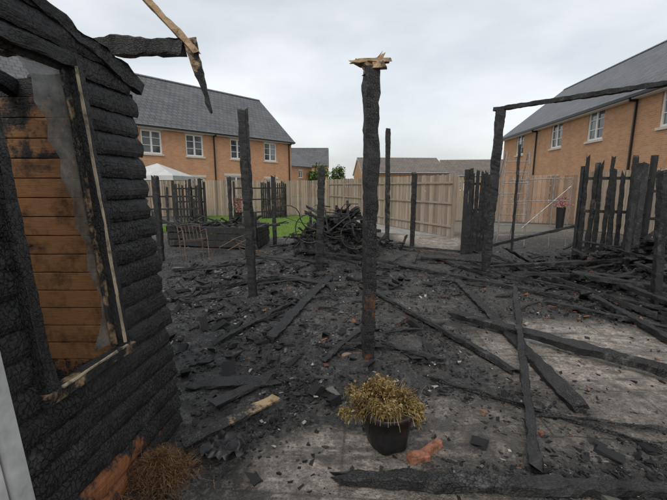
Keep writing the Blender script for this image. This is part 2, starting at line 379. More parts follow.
# ------------------------------------------------------------------ fallen timbers
def fallen(x0,y0,x1,y1,w=.09,h=.05,z0=.04,z1=.04,burn=1.0,mi=0,roll=None,**k):
    a=Acc(); 
    timber(a,(x0,y0,z0+H(x0,y0)),(x1,y1,z1+H(x1,y1)),w,h,burn,mi,roll=R.uniform(-.3,.3) if roll is None else roll,bend=k.pop('bend',.02),jit=k.pop('jit',.0065),loss=k.pop('loss',.25),rag=k.pop('rag',.05),taper=k.pop('taper',(R.uniform(.75,1.05),R.uniform(.7,1.05))),**k)
    return a.build('fallen_charred_timber',['char','palewood','postwood'])
fallen(1.44,4.3,3.0,2.62,.12,.08,.09,.10)
fallen(.61,5.42,1.55,2.97,.09,.045)
fallen(2.06,6.11,1.76,2.42,.12,.045,.05,.04)
fallen(2.5,5.0,1.14,1.88,.075,.045,.22,.05,roll=.1)
fallen(.02,1.80,2.1,1.70,.085,.06,.035,.035,roll=0,jit=.009)
fallen(3.41,7.86,3.9,4.1,.10,.07,.12,.06)
fallen(-.06,6.32,-.66,3.64,.12,.04)
fallen(.83,2.89,2.05,2.02,.03,.025,.02,.02)
fallen(-2.31,5.17,-.57,6.32,.09,.05)
fallen(-1.16,2.73,-.50,2.80,.16,.03,.03,.04,roll=.05)
fallen(3.62,5.17,3.42,3.5,.10,.06,.08,.05)
fallen(1.66,9.36,2.85,6.32,.10,.06)
fallen(-1.7,8.08,-.07,7.09,.10,.06,.06,.08)
fallen(-.71,7.86,.66,7.7,.09,.07,.15,.08)
fallen(.51,3.52,1.0,3.18,.06,.03)
fallen(1.3,7.27,3.4,5.0,.07,.05)
fallen(-1.09,6.32,.18,5.69,.11,.05)
fallen(1.43,2.39,2.4,2.12,.035,.02,.02,.03)
fallen(-.08,3.2,.29,3.9,.09,.03,.03,.03)
fallen(3.9,9.5,5.9,8.9,.10,.08,.04,.66)
fallen(3.2,6.4,6.0,5.2,.12,.07,.10,.16)
fallen(3.0,7.0,5.6,5.9,.09,.07,.08,.20)
fallen(2.6,6.9,4.3,4.4,.07,.05,.1,.06)
fallen(4.2,5.9,4.3,3.9,.10,.08,.14,.08)
fallen(3.9,5.6,5.4,4.6,.12,.09,.2,.14)
fallen(-2.6,4.3,-1.3,5.9,.08,.04)
fallen(-2.9,6.6,-1.4,7.3,.10,.06)
fallen(.2,8.0,1.9,6.7,.07,.05)
fallen(.7,9.3,2.9,8.5,.10,.07,.08,.10)
fallen(2.9,4.9,4.2,3.4,.07,.04,.05,.05)
fallen(1.9,7.9,3.6,7.2,.12,.05,.05,.08)
fallen(-.5,5.0,-1.2,3.5,.06,.03)
for i in range(95):
    x,y=R.choice([(R.uniform(-2.8,1.2),R.uniform(4.6,8.4)),(R.uniform(2.2,6.2),R.uniform(4.6,8.8)),(R.uniform(-1.0,3.2),R.uniform(3.2,7.8)),(R.uniform(-.8,2.4),R.uniform(6.6,9.2))])
    an=R.uniform(0,3.14);L=R.uniform(.1,.85)
    if ell(PALE[:1],x,y)>.1 or ell(PALE[:1],x+math.cos(an)*L,y+math.sin(an)*L*.8)>.1: continue
    fallen(x,y,x+math.cos(an)*L,y+math.sin(an)*L*.8,R.uniform(.015,.06),R.uniform(.010,.035),R.uniform(.015,.04),R.uniform(.015,.07),burn=1 if R.random()<.9 else .6,mi=2)
a=Acc(); timber(a,(-.90,2.02,.07),(-.42,2.50,.085),.075,.025,lambda k:.98-.6*k if k<.96 else -.1,0,roll=.25,jit=.003,rag=.02)
a.build('half_burnt_plank',['palewood'])
a=Acc(); timber(a,(-.86,2.42,.08),(-.62,2.70,.07),.10,.02,1,0); a.build('charred_board_offcut',['char'])

# ------------------------------------------------------------------ posts
def post(name,x,y,h,w,top=None,burn=1.0,mats=('char',),**k):
    a=Acc(); tp=top or (x,y); timber(a,(x,y,H(x,y)-.03),(tp[0],tp[1],h),w,w,burn,0,jit=k.pop('jit',.0045),taper=k.pop('taper',(.90,1)),rag=k.pop('rag',.035),roll=k.pop('roll',R.uniform(-.15,.15)),**k)
    return a.build(name,list(mats))
root=empty('charred_pergola_post')
a=Acc(); timber(a,(.325,3.3,-.03),(.315,3.3,2.56),.118,.118,lambda k:.74 if .04<k<.16 else (.58 if k<.28 else (.8 if k<.38 else 1.0)),0,jit=.006,taper=(.82,1.12),loss=.16,roll=.2)
o=a.build('post_shaft',['postwood']);o.parent=root
a=Acc()
timber(a,(.16,3.26,2.60),(.45,3.31,2.62),.08,.03,.25,0,jit=.007,rag=.04,taper=(.7,1))
timber(a,(.25,3.33,2.54),(.42,3.28,2.58),.12,.05,.5,0,jit=.010,rag=.03)
timber(a,(.33,3.3,2.56),(.40,3.3,2.66),.09,.05,.2,0,jit=.008,rag=.03,taper=(1,.6))
timber(a,(.19,3.3,2.61),(.30,3.28,2.56),.05,.035,.6,0,jit=.008,rag=.03)
o=a.build('splintered_cap',['palewood']);o.parent=root
post('charred_pergola_post',-1.15,5.17,2.60,.125,(-1.20,5.17),jit=.006)
post('charred_pergola_post',1.32,9.07,2.89,.11,(1.27,9.07))
post('charred_fence_post',-.27,6.92,1.92,.15,(-.22,6.92),jit=.009,taper=(1.0,.8))
post('charred_fence_post',-1.61,10.16,1.86,.11)
post('charred_fence_post',-3.36,12.25,1.88,.11)
post('charred_fence_post',2.12,9.99,1.93,.12)
post('charred_fence_post',-5.42,15.39,1.88,.12)
post('charred_fence_post',-5.83,15.39,1.86,.10)
post('charred_fence_post',-3.70,7.9,1.8,.12)
post('charred_fence_post',-1.98,9.36,.95,.10)
root=empty('charred_pergola_frame')
a=Acc(); timber(a,(2.77,6.68,-.03),(2.84,6.66,2.88),.13,.12,1,0,jit=.007); a.build('upright',['char'],root)
a=Acc(); timber(a,(2.78,6.75,2.90),(4.95,4.55,2.93),.09,.07,1,0,jit=.006,loss=.2); a.build('cross_beam',['char'],root)
a=Acc(); timber(a,(4.93,4.60,-.03),(4.95,4.58,2.90),.12,.12,1,0,jit=.006); a.build('far_upright',['char'],root)
root=empty('charred_pergola_beam')
a=Acc(); timber(a,(-3.0,2.86,2.60),(-1.13,3.02,2.62),.10,.12,1,0,jit=.010,loss=.25); a.build('beam',['char'],root)
a=Acc(); timber(a,(-2.9,2.88,-.03),(-2.9,2.88,2.55),.11,.11,1,0); a.build('support_post',['char'],root)
a=Acc(); timber(a,(-1.62,2.93,3.22),(-1.04,3.03,2.60),.085,.05,lambda k:.34,0,jit=.005,loss=.3)
timber(a,(-1.08,3.02,2.68),(-.95,3.05,2.16),.12,.035,lambda k:.45+.6*k,0,jit=.006,taper=(.9,.10),rag=.01)
a.build('hanging_broken_rafter',['palewood'],root)

# ------------------------------------------------------------------ shed
shed=empty('burnt_garden_shed')
def W(Y,z,o=0): return (-1.05-.075*z-.1*(2.35-Y)+o,Y,z)
def verge(Y): return 2.22+.29*(2.35-Y) if Y>.5 else 2.756-.29*(.5-Y)
a=Acc(); bh=.118; zi=0.0; k=0
while zi<2.8:
    zt=zi+bh; k+=1
    e1=2.35+R.uniform(-.04,.035)
    segs=[(1.255,e1)] if not(zt>.74 and zi<2.17) else [(1.255,1.395+R.uniform(-.01,.01)),(1.90+R.uniform(-.01,.01),e1)]
    segs=segs+[(-.55,.30)] if zi<2.1 else [(-.55,e1)]
    for (y0,y1) in segs:
        ny=max(4,int((y1-y0)/.012)); prof=[(0,.0),(0,.018),(.15,.026),(.4,.028),(.65,.024),(.85,.016),(.95,.006),(1.0,.002)]
        rows=[]; seed=R.random()*50; sag=R.uniform(-.006,.006); ou=R.uniform(0,9)
        for j in range(ny+1):
            Y=y0+(y1-y0)*j/ny; r=[]
            for pi_,(pz,po) in enumerate(prof):
                z=zi+pz*bh+sag*math.sin((Y-y0)*3)
                top=verge(Y)
                z=min(z,top+.02*noise.noise(Vector((Y*8,2,1))))
                nn=noise.noise(Vector((Y*7,z*14,seed)))*.007+noise.noise(Vector((Y*55,z*35,seed+9)))*.0048
                if pi_==1: z-=abs(noise.noise(Vector((Y*12,seed,0))))*.012+abs(noise.noise(Vector((Y*40,seed,8))))*.006
                ee=noise.noise(Vector((seed,z*30,4)))*.03 if j==ny else 0
                bn=1.0
                if z<.245 and Y<2.0: bn=.30+ (z/.245)**3*.25+ max(0,(Y-1.75))*1.6+.25*noise.noise(Vector((Y*5,z*7,3)))
                elif z<.16: bn=.75
                r.append(a.vert(W(Y+ee,z,po+nn),bn))
            rows.append(r)
        for j in range(ny):
            for q in range(len(prof)-1):
                u0=ou+(y1-y0)*j/ny;u1=ou+(y1-y0)*(j+1)/ny;v0=k*.3+prof[q][0]*bh;v1=k*.3+prof[q+1][0]*bh
                a.face([rows[j][q],rows[j+1][q],rows[j+1][q+1],rows[j][q+1]],[(u0,v0),(u1,v0),(u1,v1),(u0,v1)])
    zi=zt
a.build('log_lap_cladding',['charclad'],shed)
a=Acc()
timber(a,W(2.33,-.02,-.045),W(2.33,2.2,-.045),.07,.07,1)
timber(a,W(2.42,2.19,.02),W(.5,2.755,.02),.045,.09,1,jit=.009,loss=.45)
timber(a,W(.5,2.76,.03),W(-.6,2.44,.03),.03,.12,1,jit=.008)
for Y in(1.34,2.0,.3): timber(a,W(Y,0,-.04),W(Y,2.3,-.04),.05,.06,1)
a.build('wall_frame',['char'],shed)
a=Acc()
for i in range(19):
    z=i*.118; timber(a,(-1.12-.075*z,2.36,z+.055),(-3.35,2.36,z+.055),.022,.112,1,0,jit=.004,rag=.03,seg=20)
a.build('end_wall_boards',['char'],shed)
a=Acc(); box(a,-2.50,-2.47,-.5,2.31,0,2.45,0,b=1); box(a,-2.46,-1.3,2.343,2.347,0,2.1,0,b=1)  # dark sheets added behind the lining so gaps between boards read as shaded seams
a.build('added_dark_backing',['char'],shed)
a=Acc()
for i in range(20):
    z=i*.118
    timber(a,(-2.45,-.5,z+.055),(-2.45,2.30,z+.055),.02,.112,lambda k:.20+.2*math.sin(k*9+i*2.2)*.5+(.22 if i>14 else 0)+(.3 if i<4 else 0),0,jit=.0008,rag=0,seg=12,loss=0)
for i in range(20):
    z=i*.118; timber(a,(-1.2,-.56,z+.055),(-2.45,-.56,z+.055),.022,.12,.7,0,jit=.002,rag=0,seg=8)
for i in range(18):
    z=i*.118; timber(a,(-1.25-.075*z,2.332,z+.055),(-2.44,2.332,z+.055),.012,.112,lambda k:.25+(.25 if i>14 else 0)+(.3 if i<4 else 0),0,jit=.0008,rag=0,seg=12,loss=0)
for Y in(.2,.95): timber(a,(-2.42,Y,0),(-2.42,Y,2.5),.04,.05,.9)
a.build('interior_lining_boards',['brownwood'],shed)
a=Acc(); box(a,-3.4,-1.12,-.6,2.33,-.01,.03,0,b=1); a.build('floor',['char'],shed)
a=Acc()  # burnt roof; boards stop short, an opening added to let light inside
for i in range(7):
    y0=2.40-i*.28; z=lambda y:2.20+.29*(2.40-y)
    timber(a,(-1.27,y0,z(y0)+.02),(-1.27-R.uniform(.4,.9),y0,z(y0)+.02),.26,.02,1,0,rag=.02,loss=.06)
for X in(-1.9,-2.7,-3.3): timber(a,(X,2.40,2.16),(X,.5,2.72),.05,.09,1)
timber(a,(-1.25,.5,2.70),(-3.4,.5,2.70),.05,.1,1)
timber(a,(-1.25,2.38,2.12),(-3.4,2.38,2.12),.05,.07,1)
a.build('burnt_roof_opened_for_light',['char'],shed)
a=Acc()
def wt(y0,z0,y1,z1,w,h,o,bn,mi=0,**k): timber(a,W(y0,z0,o),W(y1,z1,o),w,h,bn,mi,rag=0,loss=k.pop('loss',.06),**k)
wt(1.885,.72,1.885,2.19,.06,.055,.03,.92,jit=.003)
wt(1.415,.72,1.415,2.19,.06,.055,.03,.98,jit=.003)
wt(1.38,2.17,1.92,2.17,.06,.055,.03,.95)
wt(1.37,.745,1.925,.745,.075,.05,.035,lambda k:.68-.12*math.sin(k*9),jit=.003)
wt(1.845,.78,1.845,2.13,.012,.05,.018,.65,jit=.002)
a.build('window_frame',['palewood'],shed)
a=Acc(); wt(1.862,.79,1.862,2.15,.012,.009,.062,lambda k:.25+.12*math.sin(k*40),jit=.0015); wt(1.44,.775,1.86,.775,.010,.010,.072,.42,jit=.0015)
a.build('window_beading',['beadwood'],shed)
a=Acc(); edge=[(2.13,1.60),(2.05,1.66),(1.95,1.65),(1.88,1.70),(1.8,1.68),(1.72,1.73),(1.64,1.71),(1.52,1.76),(1.42,1.735),(1.33,1.785),(1.2,1.765),(1.05,1.815),(.95,1.80),(.88,1.76),(.8,1.70)]
for i in range(len(edge)-1):
    (z0,y0),(z1,y1)=edge[i],edge[i+1]
    a.quad([W(y0,z0,.012),W(1.85,z0,.012),W(1.85,z1,.012),W(y1,z1,.012)])
a.build('broken_window_glass',['smokeglass'],shed)
a=Acc()
def wb(y0,y1,z0,z1,o0,o1,mi): box(a,y0,y1,o0,o1,z0,z1,mi,xf=lambda p:W(p[0],p[2],p[1]))
wb(1.185,1.252,0,2.06,-.03,.05,0); wb(.305,.375,0,2.06,-.03,.05,0); wb(.375,1.185,2.0,2.06,-.03,.05,0)
wb(.385,.50,.03,1.99,-.01,.038,0); wb(1.06,1.175,.03,1.99,-.01,.038,0); wb(.50,1.06,.03,.75,-.005,.03,0); wb(.50,1.06,1.87,1.99,-.01,.038,0); wb(.5,1.06,.75,1.87,.005,.015,1)
a.build('white_door',['doorwhite','glass'],shed)

# ------------------------------------------------------------------ fences
def fence(name,p0,p1,h,bw=.10,mats=('fence',),burn=lambda s:0,top=lambda s:0,gap=.012,back=1,miss=lambda s:False,lean=.0):
    p0=Vector((*p0,0));p1=Vector((*p1,0)); d=p1-p0;L=d.length;d.normalize();n=Vector((-d.y,d.x,0))*back
    a=Acc(); k=int(L/(bw+gap))
    for i in range(k):
        s=i*(bw+gap)/L
        if miss(s): continue
        hh=h+R.uniform(-.015,.015)+top(s); x=i*(bw+gap); le=R.uniform(-lean,lean); w=bw*R.uniform(.93,1.0)
        bb=burn(s); t=R.random(); th=.018
        if bb>.5:
            b0=p0+d*(x+w/2)+Vector((0,0,.02)); timber(a,b0,b0+d*le+n*R.uniform(-lean,lean)*.6+Vector((0,0,hh)),w,.022,bb,0,jit=.004,taper=(1,R.uniform(.6,1)),rag=.08,tint=t,loss=.25)
        else:
            xf=lambda p:(p0+d*(p[0])+n*p[1]+Vector((0,0,p[2]))+d*(le*p[2]))
            o0=.012*(i%2)
            P=[(x,o0,.03),(x+w,o0,.03),(x+w,o0+th,.03),(x,o0+th,.03),(x,o0,hh),(x+w,o0,hh),(x+w,o0+th,hh),(x,o0+th,hh)]
            ii=[a.vert(xf(p),bb,t) for p in P]; u=R.random()*9
            for q,(A,B) in (((4,5,6,7),(w,th)),((0,1,5,4),(w,hh)),((1,2,6,5),(th,hh)),((2,3,7,6),(w,hh)),((3,0,4,7),(th,hh))):
                a.face([ii[j] for j in q],[(u,0),(u,A),(u+B,A),(u+B,0)])
    for z in(.35,h*.55,h-.25):
        timber(a,p0+n*.045+Vector((0,0,z)),p1+n*.045+Vector((0,0,z)),.035,.06,burn(.5),0,seg=10,jit=.001,rag=0)
    m=max(1,int(L/1.8))
    for i in range(m+1):
        q=p0+d*(L*i/m)+n*.07; timber(a,q+Vector((0,0,-.02)),q+Vector((0,0,h+.05+top(i/m))),.09,.09,burn(i/m),0,seg=4,jit=.001,rag=0,tint=.3)
    return a.build(name,list(mats))
fence('wooden_fence',(-.2,21.0),(3.74,11.54),1.95,back=-1,gap=.018)
fence('wooden_fence',(-11.5,19.3),(-.2,21.0),1.9,gap=.02,burn=lambda s:0)
fence('wooden_fence',(3.9,17.8),(7.4,16.8),2.0,.12,gap=.02)
fence('wooden_fence',(7.4,16.8),(10.6,15.3),2.05,.14,mats=('fence2',),gap=.02)
fence('wooden_fence',(9.0,13.9),(10.6,9.0),2.1)
fence('wooden_fence',(3.9,17.8),(3.9,40),1.9)
C=('char',)
fence('charred_fence_panel',(3.08,8.62),(3.78,9.12),1.9,.11,C,lambda s:1.0,lambda s:R.uniform(-.12,.12),gap=.02,lean=.05)
fence('charred_fence_panel',(5.0,7.62),(5.95,7.1),2.0,.12,C,lambda s:1.0,lambda s:R.uniform(-.18,.15),gap=.004,lean=.05)
fence('charred_fence_panel',(6.2,7.4),(8.4,6.9),1.75,.11,C,lambda s:1.0,lambda s:R.uniform(-.6,.1),gap=.02,lean=.08,miss=lambda s:R.random()<.3)
fence('charred_fence_panel',(-6.6,15.5),(-5.3,15.45),1.75,.10,C,lambda s:1.0,lambda s:R.uniform(-.3,.1),gap=.03,lean=.04)
fence('charred_fence_panel',(-4.6,17.6),(-2.4,19.2),1.75,.10,C,lambda s:1.0,lambda s:R.uniform(-.1,.05),gap=.01,lean=.02,miss=lambda s:s<.45)
fence('charred_fence_panel',(-7.2,12.6),(-4.6,12.9),1.5,.10,C,lambda s:1.0,lambda s:R.uniform(-.8,.1),gap=.05,lean=.05,miss=lambda s:R.random()<.35)
a=Acc(); timber(a,(4.98,6.32,-.02),(5.2,6.5,1.98),.11,.04,1,0); timber(a,(5.15,6.3,-.02),(5.62,6.9,2.0),.12,.04,1,0)
timber(a,(4.8,6.0,.0),(5.05,6.35,1.3),.07,.04,1,0); timber(a,(5.5,6.2,.1),(5.9,6.9,1.85),.12,.04,1,0)
a.build('leaning_charred_boards',['char'])
post('charred_fence_post',4.42,4.94,1.80,.10,(4.28,4.94))
root=empty('charred_raised_planter')
a=Acc()
for z in(.12,.30,.48):
    timber(a,(-4.4,9.9,z),(-1.95,9.36,z),.07,.17,1,0); timber(a,(-4.3,11.2,z),(-1.9,10.7,z),.07,.17,1,0)
    timber(a,(-1.95,9.4,z),(-1.88,10.7,z),.07,.17,1,0); timber(a,(-4.4,9.9,z),(-4.3,11.2,z),.07,.17,1,0)
a.build('sleepers',['char'],root)
a=Acc(); a.quad([(-4.4,9.95,.46),(-1.95,9.42,.46),(-1.9,10.7,.46),(-4.3,11.2,.46)]); a.build('soil',['soil'],root)
a=Acc()
for i in range(34):
    x=R.uniform(-4.2,-2.0);y=R.uniform(9.6,10.9);an=R.uniform(0,6.28);L=R.uniform(.3,1.1)
    timber(a,(x,y,.5),(x+math.cos(an)*L,y+math.sin(an)*L*.4,.5+R.uniform(0,.35)),R.uniform(.03,.1),R.uniform(.02,.05),1,0,jit=.006)
a.build('charred_debris_pile',['char'])
a=Acc()
for i in range(210):
    x=R.gauss(.08,.50);y=R.gauss(8.7,.28);an=R.uniform(0,6.28);L=R.uniform(.12,.7);ti=R.gauss(.1,.45)
    z=H(x,y)+R.uniform(0,.30)*max(.1,1-abs(x-.1)/1.2)
    timber(a,(x,y,z),(x+math.cos(an)*L*math.cos(ti),y+math.sin(an)*L*.5*math.cos(ti),max(.03,min(1.15,z+L*math.sin(ti)))),R.uniform(.03,.15),R.uniform(.015,.07),1,0,jit=.009)
for (x,l) in((-.5,1.0),(.75,.8),(.45,1.25),(.0,1.15)): timber(a,(x,8.7,.1),(x+R.uniform(-.15,.15),8.8,l),.06,.04,1,0)
a.build('charred_debris_pile',['char'])
a=Acc()   # twisted melted tubing in the heap
for i in range(16):
    p=Vector((R.gauss(.05,.4),8.35+R.uniform(-.1,.3),.35+R.uniform(0,.3))); pts=[p]; d=Vector((R.gauss(0,1),R.gauss(0,.4),R.uniform(0,1))).normalized()
    for k in range(8):
        d=(d+Vector((R.gauss(0,.4),R.gauss(0,.2),R.gauss(-.05,.4)))).normalized(); q=pts[-1]+d*.13; q.z=min(1.2,max(.1,q.z)); pts.append(q)
    tube(a,pts,R.uniform(.006,.014))
a.build('twisted_burnt_tubing',['steel'])
root=empty('burnt_bicycle'); Mb=Matrix.Translation((-.02,8.05,.62))@Matrix.Rotation(.25,4,'Z')@Matrix.Rotation(-.35,4,'X')@Matrix.Rotation(.18,4,'Y')
B=lambda p:Mb@Vector(p)
for nm,cx in(('rear_wheel',-.5),('front_wheel',.5)):
    a=Acc(); Rr=.31
    pts=[B((cx+Rr*math.cos(t),.03*math.sin(2*t),Rr*math.sin(t))) for t in [2*math.pi*k/26 for k in range(27)]]
    tube(a,pts,.014)
    for k in range(14):
        t=2*math.pi*k/14; tube(a,[B((cx,0,0)),B((cx+Rr*math.cos(t),0,Rr*math.sin(t)))],.002,n=3)
    a.build(nm,['steel'],root)
a=Acc()
for p,q in(((-.5,0,0),(-.1,0,-.02)),((-.5,0,0),(-.2,0,.42)),((-.1,0,-.02),(-.22,0,.52)),((-.1,0,-.02),(.33,0,.42)),((-.2,0,.42),(.33,0,.45)),((.5,0,0),(.33,0,.42)),((.33,0,.42),(.28,0,.58)),((.28,-.25,.60),(.28,.25,.60)),((-.32,0,.55),(-.10,0,.56))): tube(a,[B(p),B(q)],.016)
a.build('frame',['steel'],root)
a=Acc()
for i in range(150):
    x=R.gauss(5.4,.9);y=R.gauss(6.5,.6);an=R.uniform(0,6.28);L=R.uniform(.12,1.0);ti=R.gauss(.12,.35)
    z=H(x,y)+R.uniform(0,.16)
    timber(a,(x,y,z),(x+math.cos(an)*L*math.cos(ti),y+math.sin(an)*L*.6*math.cos(ti),max(.03,z+L*.6*math.sin(ti))),R.uniform(.03,.13),R.uniform(.015,.05),1 if R.random()<.93 else .55,0,jit=.008,loss=.3)
a.build('charred_debris_pile',['postwood'])
def chair(x,y,rot,tip):
    a=Acc(); m=Matrix.Translation((x,y,H(x,y)))@Matrix.Rotation(rot,4,'Z')@Matrix.Rotation(tip,4,'X')
    T=lambda pts:[m@Vector(p) for p in pts]
    for s in(-.24,.24):
        tube(a,T([(s,-.22,0),(s,-.24,.44),(s,-.22,.64),(s,.15,.66),(s,.22,.62)]),.012); tube(a,T([(s,.26,0),(s,.2,.44),(s,.28,.82)]),.012)
        tube(a,T([(s,-.22,.44),(s,.22,.43)]),.012)
    for k in range(6): tube(a,T([(-.24,-.2+k*.08,.44),(.24,-.2+k*.08,.44)]),.007)
    for k in range(7): tube(a,T([(-.24+k*.08,.2,.46),(-.24+k*.08,.275,.81)]),.007)
    tube(a,T([(-.24,.28,.82),(0,.29,.86),(.24,.28,.82)]),.012)
    a.build('burnt_metal_garden_chair',['rust'])
chair(-3.0,8.0,.6,-.25);chair(-2.4,8.3,-.9,-1.2)
root=empty('metal_step_ladder')
a=Acc()
for s in(0,.75):
    tube(a,[(4.45+s,10.1,0),(4.6+s*.8,10.2,2.5)],.018); tube(a,[(4.45+s,11.0,0),(4.6+s*.8,10.3,2.45)],.015)
for k in range(8):
    z=.28*(k+1); q=z/2.5; tube(a,[(4.45+.15*q,10.1+.1*q,z),(5.2+.0*q,10.1+.1*q,z)],.014)
for z in(.6,1.4): tube(a,[(4.47,10.85-z*.25,z),(5.2,10.85-z*.25,z)],.012)
a.build('rails_and_rungs',['alu'],root)
a=Acc(); tube(a,[(5.75,9.9,0),(5.75,9.9,1.9)],.016); tube(a,[(4.6,9.9,1.75),(6.2,9.9,1.8)],.014); tube(a,[(4.6,9.9,1.2),(6.2,9.9,1.22)],.012); tube(a,[(6.2,9.9,0),(6.2,9.9,1.8)],.014);tube(a,[(5.0,9.9,.5),(6.2,9.9,1.6)],.011)
a.build('metal_clothes_frame',['alu'])
post('charred_fence_post',4.1,8.5,2.5,.05); post('charred_fence_post',6.7,7.6,2.1,.07)

# ------------------------------------------------------------------ houses
def house(name,org,ang,Wd,D,eave,ridge,fwin,brick,roof='roof',pipes=(),lower=(),over=.3):
    root=empty(name); ca,sa=math.cos(ang),math.sin(ang)
    def xf(p): return (org[0]+ca*p[0]-sa*p[1],org[1]+sa*p[0]+ca*p[1],p[2])
    holes=[(x-w/2,x+w/2,z-h/2,z+h/2) for x,z,w,h in list(fwin)+list(lower)]
    a=Acc(); xs=sorted({0,Wd,*[q for h in holes for q in h[:2]]}); zs=sorted({0,eave,*[q for h in holes for q in h[2:]]})
    def inh(x,z): return any(h[0]<x<h[1] and h[2]<z<h[3] for h in holes)
    for i in range(len(xs)-1):
        for j in range(len(zs)-1):
            if inh((xs[i]+xs[i+1])/2,(zs[j]+zs[j+1])/2): continue
            c=[(xs[i],zs[j]),(xs[i+1],zs[j]),(xs[i+1],zs[j+1]),(xs[i],zs[j+1])]
            a.quad([xf((x,0,z)) for x,z in c],0,c)
    for x0,x1,z0,z1 in holes:
        for A,B in(((x0,z0),(x0,z1)),((x1,z1),(x1,z0)),((x0,z1),(x1,z1)),((x1,z0),(x0,z0))):
            a.quad([xf((A[0],0,A[1])),xf((B[0],0,B[1])),xf((B[0],.12,B[1])),xf((A[0],.12,A[1]))],0,[(0,0),(1,0),(1,.12),(0,.12)])
    a.quad([xf((0,D,0)),xf((Wd,D,0)),xf((Wd,D,eave)),xf((0,D,eave))],0,[(0,0),(Wd,0),(Wd,eave),(0,eave)])
    for x in(0,Wd):
        c=[(0,0),(D,0),(D,eave),(D/2,ridge-.05),(0,eave)]
        a.face([a.vert(xf((x,y,z))) for y,z in c],c,0)
    a.build('walls',[brick],root)
    a=Acc(); th=.12; sl=math.hypot(D/2,ridge-eave); k=(ridge-eave)/(D/2)
    for sg in(0,1):
        def Y(y): return y if not sg else D-y
        e=(-over,eave-over*k+.06); r=(D/2,ridge+.06)
        A=[xf((-.12,Y(e[0]),e[1])),xf((Wd+.12,Y(e[0]),e[1])),xf((Wd+.12,Y(r[0]),r[1])),xf((-.12,Y(r[0]),r[1]))]
        Bq=[(p[0],p[1],p[2]+th) for p in A]
        a.quad(Bq,0,[(0,0),(Wd,0),(Wd,sl),(0,sl)]); a.quad(A,1)
        a.quad([A[0],A[1],Bq[1],Bq[0]],1); a.quad([A[1],A[2],Bq[2],Bq[1]],1); a.quad([A[0],A[3],Bq[3],Bq[0]],1)
    for i in range(int(Wd/.45)+1):
        x=-.12+i*.45; x2=min(x+.44,Wd+.12); z=ridge+.06+th
        for s1 in(-1,1): a.quad([xf((x,D/2+s1*.14,z-.07)),xf((x2,D/2+s1*.14,z-.07)),xf((x2,D/2,z+.05)),xf((x,D/2,z+.05))],0,[(0,0),(.4,0),(.4,.2),(0,.2)])
    a.build('tiled_roof',[roof,'white'],root)
    a=Acc(); ez=eave-over*k+.06
    box(a,-.1,Wd+.1,-over-.11,-over-.01,ez-.02,ez+.09,0,xf)
    for px in pipes:
        box(a,px-.035,px+.035,-.10,-.03,0,ez-.15,0,xf); box(a,px-.035,px+.035,-over-.06,-.03,ez-.15,ez-.02,0,xf)
    a.build('gutter_and_downpipes',['black_pvc'],root)
    a=Acc(); box(a,-.1,Wd+.1,-over,-.002,ez-.06,ez+.0,0,xf); a.build('soffit',['white'],root)
    a=Acc()
    for x0,x1,z0,z1 in holes:
        f=.09; y0,y1=.05,.12
        box(a,x0,x0+f,y0,y1,z0,z1,0,xf);box(a,x1-f,x1,y0,y1,z0,z1,0,xf);box(a,x0+f,x1-f,y0,y1,z0,z0+f,0,xf);box(a,x0+f,x1-f,y0,y1,z1-f,z1,0,xf)
        xm=(x0+x1)/2; box(a,xm-.05,xm+.05,y0-.003,y1,z0+f,z1-f,0,xf)
        for zz in(.36,.68):
            zm=z0+(z1-z0)*zz
            box(a,x0+f,xm-.05,y0+.01,y1,zm-.015,zm+.015,0,xf);box(a,xm+.05,x1-f,y0+.01,y1,zm-.015,zm+.015,0,xf)
        a.quad([xf((x0,.10,z0)),xf((x1,.10,z0)),xf((x1,.10,z1)),xf((x0,.10,z1))],1)
        box(a,x0-.08,x1+.08,-.06,.05,z0-.1,z0-.002,2,xf)
        box(a,x0-.10,x1+.10,-.02,.05,z1+.002,z1+.16,2,xf)
    a.build('windows',['white','glass','stone'],root)
LX=lambda s:18-s
house('brick_house',(-3.4-.653*18,31-.757*18),math.atan2(.757,.653),18,8,5.15,8.65,[(LX(s),4.15,1.2,1.35) for s in(2.16,5.1,8.36,11.07,14.5)],'brickL',
   pipes=(LX(.3),LX(7.0)),lower=[(LX(2.16),1.5,1.15,1.3),(LX(5.3),1.25,1.8,2.1),(LX(8.36),1.5,1.15,1.3),(LX(11.2),1.25,1.8,2.1)])
house('brick_house',(12.8,29),rad(-94.2),24,8,5.15,8.35,[(s,4.35,1.2,1.35) for s in(2.9,7.7,11.2,15.6,19)],'brickR',pipes=(5.4,13.8),
   lower=[(s,1.4,1.15,1.3) for s in(2.9,7.7,11.2,15.6)])
house('brick_house',(-8.0,53),rad(60),9,7,4.6,6.9,[(3,3.4,1,1.1),(6,3.4,1,1.1)],'brickL',lower=())
house('brick_house',(-13,66),rad(0),12,8,5.2,8.2,[(3,4,1,1.2),(8,4,1,1.2)],'brickL')
house('brick_house',(3.2,42),rad(4),9.5,8,3.0,4.75,[(2,1.6,1.2,1.1),(7,1.6,1.2,1.1)],'brickR',roof='roofbrown')
house('brick_house',(14.5,50),rad(-8),10,8,2.9,5.0,[(2,1.6,1.2,1.1)],'brickR',roof='roofbrown')
house('brick_house',(5,75),rad(0),30,8,4.2,6.0,[(3,3,1,1)],'brickR',roof='roof')

